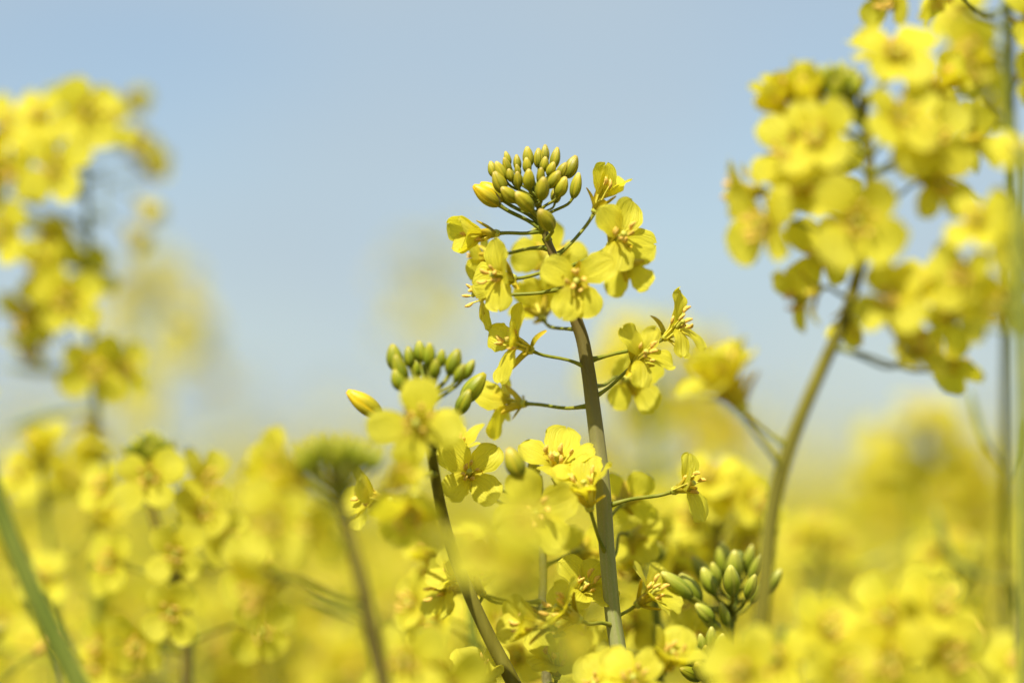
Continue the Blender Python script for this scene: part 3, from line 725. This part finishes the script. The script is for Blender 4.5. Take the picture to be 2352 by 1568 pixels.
H = Plant('faint blurred rapeseed plume behind the left-edge plant, ending in one detached flower',
          [(350, 590), (352, 700), (356, 850), (360, 1000), (362, 1300), (364, 1620)], 1.35, 0.001, 0.002, 'stem_green', sides=8, lod=1, seed=11)
H.auto(16, 690, 960, 1.15, 26); H.flower(350, 612, .0, (.2, .3, .9), 70, 1.0, attach=660)

Ipl = Plant('thick smooth green stem slanting across the lower left corner',
            [(-60, 960), (-20, 1110), (30, 1250), (100, 1410), (180, 1570), (220, 1650)], 0.69, 0.0020, 0.0030, 'stem_green', sides=14, lod=1, seed=12)
Ipl.flower(-40, 1000, .0, (-.5, .6, .4), 70, 1.0, attach=1050)

J = Plant('soft-focus rapeseed plant lower left, green bud cap over flowers facing the viewer',
          [(346, 1025), (342, 1100), (352, 1180), (380, 1260), (410, 1340), (428, 1450), (430, 1568), (432, 1640)], 0.85, 0.0010, 0.0018, 'stem_brown', sides=10, lod=1, seed=13)
for u, v, dz, ax, op, s in [(350, 1100, -.012, (.0, .15, 1), 82, 1.15), (440, 1115, .0, (.6, .3, .5), 55, 1.1), (275, 1130, .0, (-.6, .3, .6), 70, 1.05), (450, 1180, -.006, (.4, .2, .85), 75, 1.0), (408, 1268, -.016, (.0, .0, 1), 82, 1.05), (398, 1400, -.018, (.0, .0, 1), 84, 1.12),
                            (285, 1300, .0, (-.5, .2, .8), 75, 1.15), (505, 1255, .0, (.5, .3, .7), 60, 1.1), (580, 1430, -.01, (.4, -.2, .9), 80, 1.15), (335, 1460, -.005, (-.3, -.3, .9), 75, 1.1), (262, 1470, .0, (-.5, -.1, .7), 70, 1.05), 
                            (240, 1540, .0, (-.3, .2, .8), 75, 1.05), (560, 1290, .01, (.6, .3, .5), 60, 1.0)]:
    J.flower(u, v, dz, ax, op, s * .9, attach=v + 40)
J.bud_dome(348, 1040, 56, 20, 36, 'bud_green', attach=1075)

K = Plant('blurred dark green bud tuft on a brown stem, lower centre left',
          [(762, 1065), (776, 1130), (800, 1220), (828, 1330), (850, 1430), (878, 1560), (890, 1640)], 0.685, 0.0010, 0.0019, 'stem_brown', sides=10, lod=1, seed=14)
K.bud_dome(772, 1062, 98, 24, 54, 'bud_green', attach=1130, flat=.5)
for u, v, dz, ax, op, s in [(700, 1105, .0, (-.85, .4, .1), 16, 1.05), (712, 1125, -.004, (-.8, .3, .3), 20, 1.0), (680, 1090, .01, (-.7, .6, .1), 20, .95), (735, 1200, .0, (-.4, -.3, .7), 60, 1.0), (648, 1200, -.01, (-.2, .1, .95), 78, 1.1), (650, 1330, .0, (-.6, -.3, .4), 65, 1.1), (610, 1310, .01, (-.5, .2, .6), 70, 1.0),
                            (880, 1130, .015, (.6, .5, .3), 30, .9)]:
    K.flower(u, v, dz, ax, op, s, attach=v + 70)
K.pod([(838, 1425), (770, 1400), (690, 1366)], .0, .0006)  # stands for a thin pedicel, added with the pod maker and its name

L = Plant('bell-shaped yellow flower on thin stalk below the left-edge plant',
          [(98, 1080), (104, 1180), (120, 1300), (130, 1450), (132, 1640)], 0.90, 0.0008, 0.0013, 'stem_green', sides=8, lod=1, seed=15)
L.flower(95, 1085, -.01, (.0, .9, .3), 34, 1.25, attach=1130); L.flower(75, 1110, .01, (-.3, .4, .6), 60, 1.1, attach=1150); L.flower(140, 1110, .01, (.4, .3, .6), 60, 1.0, attach=1160); L.auto(5, 1260, 1560, 1.0, 28)

Mp = Plant('out-of-focus rapeseed flowers in front of the leaning stem, closest to the viewer',
           [(1040, 1244), (1090, 1252), (1160, 1300), (1240, 1420), (1310, 1568), (1340, 1650)], 0.625, 0.0006, 0.0010, 'stem_green', sides=8, lod=1, seed=16)
Mp.bud_dome(1010, 1250, 34, 6, 34, attach=1246)
for u, v, dz, ax, op, s in [(1118, 1275, .0, (-.2, .2, .9), 60, .8), (1172, 1290, .0, (.3, -.3, .9), 62, .8), (1178, 1240, .012, (.3, .6, .5), 45, .8)]:
    Mp.flower(u, v, dz, ax, op, s, attach=v + 30)
Mp.flower(1310, 1500, .01, (.1, .4, .8), 40, .7, attach=1550)

N = Plant('rounded soft flower head right of the curving stem, beside the right-edge stems',
          [(2095, 985), (2098, 1080), (2104, 1250), (2110, 1450), (2112, 1640)], 1.12, 0.001, 0.0018, 'stem_green', sides=8, lod=1, seed=18)
for u, v, ax in [(2050, 1030, (-.4, .3, .8)), (2150, 1000, (.4, .5, .7)), (2190, 1060, (.6, .2, .6)), (2075, 1080, (-.1, .1, .9)), (2030, 1100, (-.6, .0, .6)), (2215, 1120, (.6, -.1, .5)), (2060, 1160, (-.4, -.3, .7)), (2130, 1140, (.2, -.1, .9)), (2110, 985, (.0, .8, .4)), (2165, 1060, (.3, .2, .8)), (2200, 1190, (.5, -.2, .6))]:
    N.flower(u, v, N.rng.uniform(-.01, .02), ax, 75, 1.2, attach=v + 50)
N.auto(8, 1200, 1560, 1.1, 30); N.pod([(2112, 1225), (2040, 1280), (1960, 1312), (1830, 1338)], -.14, .0012)
O = Plant('pale blurred rapeseed plant directly behind the sharp stem on its right',
          [(1470, 770), (1490, 880), (1500, 1000), (1502, 1200), (1505, 1400), (1506, 1640)], 1.08, 0.001, 0.0020, 'stem_green', sides=8, lod=1, seed=19)
for u, v, ax in [(1450, 790, (-.3, .5, .7)), (1420, 850, (-.5, .2, .7)), (1545, 930, (.4, .0, .8)), (1600, 960, (.7, .1, .5)), (1510, 800, (.3, .5, .7)), (1470, 860, (-.1, .3, .9)), (1560, 860, (.5, .3, .6)), (1640, 1000, (.7, .0, .4)), (1500, 1080, (.0, -.6, .6)), (1480, 950, (-.3, .1, .8)), (1600, 830, (.6, .4, .4))]:
    O.flower(u, v, O.rng.uniform(.0, .06), ax, 72, 1.15, attach=v + 60)
O.auto(8, 1100, 1500, 1.1, 34)
Q = Plant('orange-yellow blurred flower cluster between the sharp stem and the curving stem',
          [(1640, 1140), (1650, 1230), (1650, 1350), (1648, 1640)], 0.86, 0.0008, 0.0014, 'stem_brown', sides=8, lod=1, seed=20)
for u, v, ax in [(1605, 1240, (-.2, .0, .9)), (1660, 1150, (.1, .4, .8)), (1700, 1170, (.5, .3, .7)), (1640, 1140, (-.2, .7, .5)), (1690, 1220, (.4, -.3, .7)), (1620, 1200, (-.5, .3, .6)), (1590, 1270, (-.3, -.4, .7))]:
    Q.flower(u, v, Q.rng.uniform(.0, .03), ax, 75, 1.1, attach=v + 60)
R = Plant('far pale rapeseed plume rising left of the sharp bud dome',
          [(988, 590), (992, 700), (1000, 900), (1010, 1300), (1012, 1640)], 1.7, 0.001, 0.002, 'stem_green', sides=8, lod=1, seed=21)
R.auto(11, 600, 820, 1.1, 26)
S1 = Plant('big blurred yellow flowers at the bottom edge, left of the leaning stem',
           [(960, 1440), (968, 1500), (985, 1600), (1000, 1700)], 0.70, 0.0008, 0.0014, 'stem_green', sides=8, lod=1, seed=22)
for u, v, ax in [(950, 1535, (-.2, .3, .9)), (1010, 1575, (.3, .0, .9))]:
    S1.flower(u, v, S1.rng.uniform(-.01, .02), ax, 78, 1.15, attach=v + 60)
W = Plant('slim pale green stem just right of the leaning stem foot, with half-hidden flowers',
          [(1078, 1330), (1082, 1400), (1088, 1480), (1092, 1640)], 0.835, 0.0010, 0.0020, 'stem_green', sides=10, lod=1, seed=27)
for u, v, ax, op in [(1030, 1330, (-.6, .4, .6), 65), (1120, 1440, (.5, .3, .7), 60), (1010, 1290, (-.5, .5, .5), 40), (1060, 1300, (.0, .8, .4), 60), (1140, 1500, (.5, .2, .6), 70), (1030, 1440, (-.6, .2, .6), 70), (980, 1400, (-.6, .3, .5), 60)]:
    W.flower(u, v, W.rng.uniform(-.01, .02), ax, op, .95, attach=v + 50)
X = Plant('half-hidden rapeseed plant close behind the sharp stem foot, small crumpled flowers and buds',
          [(1500, 1300), (1506, 1380), (1512, 1480), (1516, 1640)], 0.815, 0.0009, 0.0017, 'stem_green', sides=10, lod=1, seed=28)
for u, v, ax, op in [(1470, 1335, (-.4, .5, .6), 40), (1545, 1410, (.5, .4, .6), 55), (1460, 1290, (-.4, .6, .4), 60), (1480, 1440, (-.5, .2, .7), 70), (1560, 1470, (.5, .1, .7), 60), (1350, 1500, (-.4, .4, .7), 65), (1540, 1330, (.5, .6, .3), 30), (1320, 1450, (-.5, .3, .5), 70), (1500, 1280, (.1, .8, .3), 26), (1200, 1530, (-.2, .5, .7), 60)]:
    X.flower(u, v, X.rng.uniform(-.01, .02), ax, op, .92, attach=v + 50)
X.bud_dome(1500, 1270, 26, 6, 34, 'bud_green', attach=1320)
S2 = Plant('blurred yellow blossoms close to the viewer in front of the curving stem foot',
           [(1800, 1440), (1790, 1520), (1780, 1620), (1775, 1720)], 0.69, 0.0008, 0.0014, 'stem_green', sides=8, lod=1, seed=23)
for u, v, ax in [(1805, 1530, (-.4, .3, .8)), (1875, 1480, (.3, .5, .7)), (1745, 1555, (-.5, .2, .6)), (1900, 1560, (.4, .2, .8))]:
    S2.flower(u, v, S2.rng.uniform(-.01, .02), ax, 70, 1.1, attach=v + 60)
S3 = Plant('broad blurred yellow flower group at the bottom edge, below the rounded flower head',
           [(2080, 1400), (2084, 1480), (2090, 1600), (2094, 1700)], 0.695, 0.0008, 0.0014, 'stem_green', sides=8, lod=1, seed=24)
for u, v, ax in [(2055, 1440, (-.3, .4, .8)), (2120, 1420, (.4, .5, .7)), (2050, 1500, (-.2, -.1, .9)), (2140, 1520, (.4, .2, .8)), (1990, 1530, (-.5, .4, .6))]:
    S3.flower(u, v, S3.rng.uniform(-.01, .02), ax, 74, 1.15, attach=v + 60)

T = Plant('thin green pod-bearing rapeseed stalk near the lower right corner',
          [(2188, 1290), (2192, 1380), (2198, 1480), (2204, 1640)], 0.93, 0.0007, 0.0015, 'stem_green', sides=8, lod=1, seed=25)
for v0, sd, ln in [(1330, -1, 46), (1352, 1, 50), (1380, -1, 54), (1410, 1, 56), (1440, -1, 60), (1475, 1, 60), (1510, -1, 60)]:
    T.pod([(2192 + (v0 - 1330) * .05, v0), (2192 + sd * ln * .45, v0 - 12), (2192 + sd * ln * .85, v0 - 55), (2192 + sd * ln, v0 - 120)], .0, .0011)
T.flower(2188, 1285, .0, (.1, .9, .3), 60, 1.0, attach=1320); T.flower(2170, 1300, .0, (-.6, .5, .5), 60, 1.0, attach=1330)
U = Plant('thin dark green stalk right of the curving stem, with two upright pods',
          [(1876, 1250), (1880, 1340), (1884, 1450), (1888, 1640)], 0.97, 0.0008, 0.0017, 'stem_green', sides=8, lod=1, seed=26)
U.pod([(1880, 1345), (1850, 1338), (1822, 1290), (1815, 1220)], .0, .0011); U.pod([(1882, 1400), (1912, 1388), (1940, 1340), (1946, 1270)], .0, .0011)
for u, v, ax in [(1850, 1265, (-.5, .4, .6)), (1905, 1270, (.5, .4, .6)), (1876, 1245, (.0, .9, .3))]:
    U.flower(u, v, .0, ax, 65, 1.0, attach=v + 40)

# ================================================================== soft plants filling the field behind
rng = random.Random(77)
LAB_NEAR = 'blurred rapeseed plant in the yellow mass filling the lower frame'
LAB_MID = 'low rapeseed plant, softly blurred, tucked just behind the sharper stems near the bottom edge'
LAB_FAR = 'small very blurred rapeseed plant far back in the yellow mass'
def field_plant(x, y, top, lod_far, label, group):
    base = Vector((x, y, 0))
    root = bpy.data.objects.new('rapeseed_plant', None); C.objects.link(root); root.location = base
    root['label'] = label; root['category'] = 'rapeseed plant'; root['group'] = group
    lean = Vector((rng.uniform(-.08, .08), rng.uniform(-.08, .08), 0))
    pth = smooth_path([Vector((0, 0, 0)), lean * 0.3 + Vector((0, 0, top * .45)), lean + Vector((0, 0, top))], 5)
    link('stem', make_mesh('stem', [tube(pth, (0.0045, 0.001), 5, rng.choice(['stem_green', 'stem', 'stem_brown']))]), root)
    n = rng.randint(13, 19); h = rng.uniform(.10, .17)
    for i in range(n):
        t = (i + .5) / n
        zt = top - 0.012 - h * t
        q = zt / top
        c = lean * (q ** 1.6) + Vector((0, 0, zt))
        ph = i * 2.399963 + rng.uniform(-.4, .4)
        d = Vector((math.cos(ph), math.sin(ph), 0.85 - .6 * t + rng.uniform(-.15, .15))).normalized()
        fr = frame_from_axis(d) @ RZ(rng.uniform(0, 90))
        s = rng.uniform(.9, 1.2)
        link('flower', rng.choice(POOL['far']), root, TRS(c, fr, s))
    for i in range(8):
        ph = i * 2.4
        d = Vector((math.cos(ph) * .5, math.sin(ph) * .5, 1)).normalized()
        link('bud', rng.choice(POOL['far_bud']), root, TRS(lean + Vector((0, 0, top - .008)), frame_from_axis(d), rng.uniform(.8, 1.05)))

def top_for(v, y):
    return (P(1176, v, y)).z

for i in range(34):
    z = 0.89 + 0.32 * (i / 34)
    u = ((i * 0.61803 + .11) % 1.0) * 2460 - 50
    p = P(u, rng.uniform(1290, 1500), z)
    field_plant(p.x, p.y, p.z, False, LAB_MID, 'low blurred plants between')
for i in range(64):  # behind the plants in focus
    z = 1.22 + 0.85 * (i / 64)
    u = ((i * 0.61803) % 1.0) * 2500 - 80
    v = rng.uniform(1150, 1430)
    p = P(u, v, z)
    field_plant(p.x, p.y, p.z, False, LAB_NEAR, 'blurred plants of the yellow mass')
for i in range(120):
    z = 1.9 + 2.4 * (i / 120)
    u = ((i * 0.61803 + .37) % 1.0) * 2600 - 120
    v = rng.gauss(1060, 85)
    if 1700 < u < 2000: v = max(v, 1130)
    p = P(u, max(v, 880), z)
    field_plant(p.x, p.y, p.z, True, LAB_FAR, 'far blurred plants')

# the rest of the field, past counting: one mesh of many flower heads
def rape_mass():
    g = np.random.default_rng(5)
    # flower template: four petal quads, each bent once (two quads)
    tq = []
    for a in range(4):
        ca, sa = math.cos(a * math.pi / 2 + .4), math.sin(a * math.pi / 2 + .4)
        pr = [(0.0005, -.001, 0), (0.0005, .001, 0), (0.005, .0045, .004), (0.005, -.0045, .004), (0.0115, .003, .0045), (0.0115, -.003, .0045)]
        tq.append([(x * ca - y * sa, x * sa + y * ca, z) for x, y, z in pr])
    T = np.array(tq).reshape(-1, 3)                                # 24 verts
    TF = []
    for a in range(4):
        o = a * 6
        TF += [(o, o + 1, o + 2, o + 3), (o + 3, o + 2, o + 4, o + 5)]
    TF = np.array(TF)
    pts = []
    def scatter(n, y0, y1, wide, xmin=0.0):
        yy = np.sqrt(g.uniform(y0 * y0, y1 * y1, n)); xx = g.uniform(-1, 1, n) * (wide * yy + .6)
        return xx, yy
    heads = []
    for n, y0, y1, wide, k, sc in [(3200, 4.3, 9, .30, 12, 1.1), (3000, 9, 18, .28, 9, 1.6), (2600, 18, 45, .27, 7, 2.6), (2600, 45, 160, .27, 6, 6.0)]:
        xx, yy = scatter(n, y0, y1, wide)
        top = CAM_H + g.normal(0.02, .06, n)
        heads.append((xx, yy, top, k, sc))
    # beside and behind the viewer, outside the frame
    for sgn in (-1, 1):
        n = 500
        yy = g.uniform(-1.5, 4.3, n); xx = sgn * (np.maximum(.24 * np.maximum(yy, 0) + .14, .3) + g.uniform(0, 1.6, n))
        heads.append((xx, yy, CAM_H + g.normal(-.03, .06, n), 14, 1.1))
    Vs, Fs, base = [], [], 0
    SV, SF, sb = [], [], 0
    for xx, yy, top, k, sc in heads:
        n = len(xx)
        for i in range(k):
            t = (i + .5) / k
            ph = i * 2.4 + g.uniform(0, 6.28, n)
            rad = (.010 + .016 * g.uniform(.5, 1, n)) * (1 if sc < 2 else sc * .6)
            c = np.stack([xx + np.cos(ph) * rad, yy + np.sin(ph) * rad, top - .01 - .15 * t * (1 if sc < 2 else 1.2)], 1)
            # random orientation about the outward direction
            ax = np.stack([np.cos(ph), np.sin(ph), g.uniform(.1, 1.2, n)], 1); ax /= np.linalg.norm(ax, axis=1)[:, None]
            ref = np.tile(np.array([[0.13, 0.21, 1.0]]), (n, 1))
            x = np.cross(ref, ax); x /= np.linalg.norm(x, axis=1)[:, None]; y = np.cross(ax, x)
            R3 = np.stack([x, y, ax], 2)
            V = np.einsum('nij,mj->nmi', R3, T * sc) + c[:, None, :]
            Vs.append(V.reshape(-1, 3))
            F = (np.arange(n) * 24)[:, None, None] + TF[None] + base
            Fs.append(F.reshape(-1, 4)); base += n * 24
        w = .0022 * min(sc, 2)
        b = np.stack([xx, yy, np.zeros(n)], 1); tt = np.stack([xx, yy, top], 1)
        q = np.stack([b + [w, 0, 0], b + [-w * .5, w * .87, 0], b + [-w * .5, -w * .87, 0], tt + [w * .4, 0, 0], tt + [-w * .2, w * .35, 0], tt + [-w * .2, -w * .35, 0]], 1)
        SV.append(q.reshape(-1, 3))
        f = np.array([(0, 1, 4, 3), (1, 2, 5, 4), (2, 0, 3, 5)])
        SF.append(((np.arange(n) * 6)[:, None, None] + f[None] + sb).reshape(-1, 4)); sb += n * 6
    V = np.concatenate(Vs + SV); F = np.concatenate(Fs + [s + base for s in SF]); nf = sum(len(x) for x in Fs)
    me = bpy.data.meshes.new('rapeseed_field')
    me.vertices.add(len(V)); me.vertices.foreach_set('co', V.astype(np.float32).ravel())
    me.loops.add(F.size); me.loops.foreach_set('vertex_index', F.astype(np.int32).ravel())
    me.polygons.add(len(F)); me.polygons.foreach_set('loop_start', np.arange(len(F), dtype=np.int32) * 4)
    mi = np.zeros(len(F), dtype=np.int32); mi[nf:] = 1
    me.materials.append(M['petal']); me.materials.append(M['stem_green'])
    me.polygons.foreach_set('material_index', mi)
    uvl = me.uv_layers.new(name='UVMap')
    uv = np.tile(np.array([[0.3, .5], [.7, .5], [.8, .8], [.2, .8]], dtype=np.float32), (len(F), 1)); uvl.data.foreach_set('uv', uv.ravel())
    me.update(calc_edges=True); me.validate()
    o = link('rapeseed_field', me); o['kind'] = 'stuff'; o['label'] = 'endless mass of yellow rapeseed blossom out to the horizon'; o['category'] = 'rapeseed field'
    # far canopy of the field, too distant for single plants
    r2 = random.Random(3)
    ys = [120 * (1.16 ** i) for i in range(18)]; nx = 70
    VV2, F2 = [], []
    for yv in ys:
        for j in range(nx):
            VV2.append((-0.9 * yv + 1.8 * yv * j / (nx - 1), yv, CAM_H - .12 + r2.uniform(-.12, .12)))
    me2 = bpy.data.meshes.new('field'); me2.from_pydata(VV2, [], grid_faces(len(ys), nx))
    uvl = me2.uv_layers.new(name='UVMap'); uvl.data.foreach_set('uv', [c for l_ in me2.loops for c in (r2.random(), .8)])
    me2.materials.append(M['petal'])
    o2 = link('field', me2); o2['kind'] = 'structure'
rape_mass()
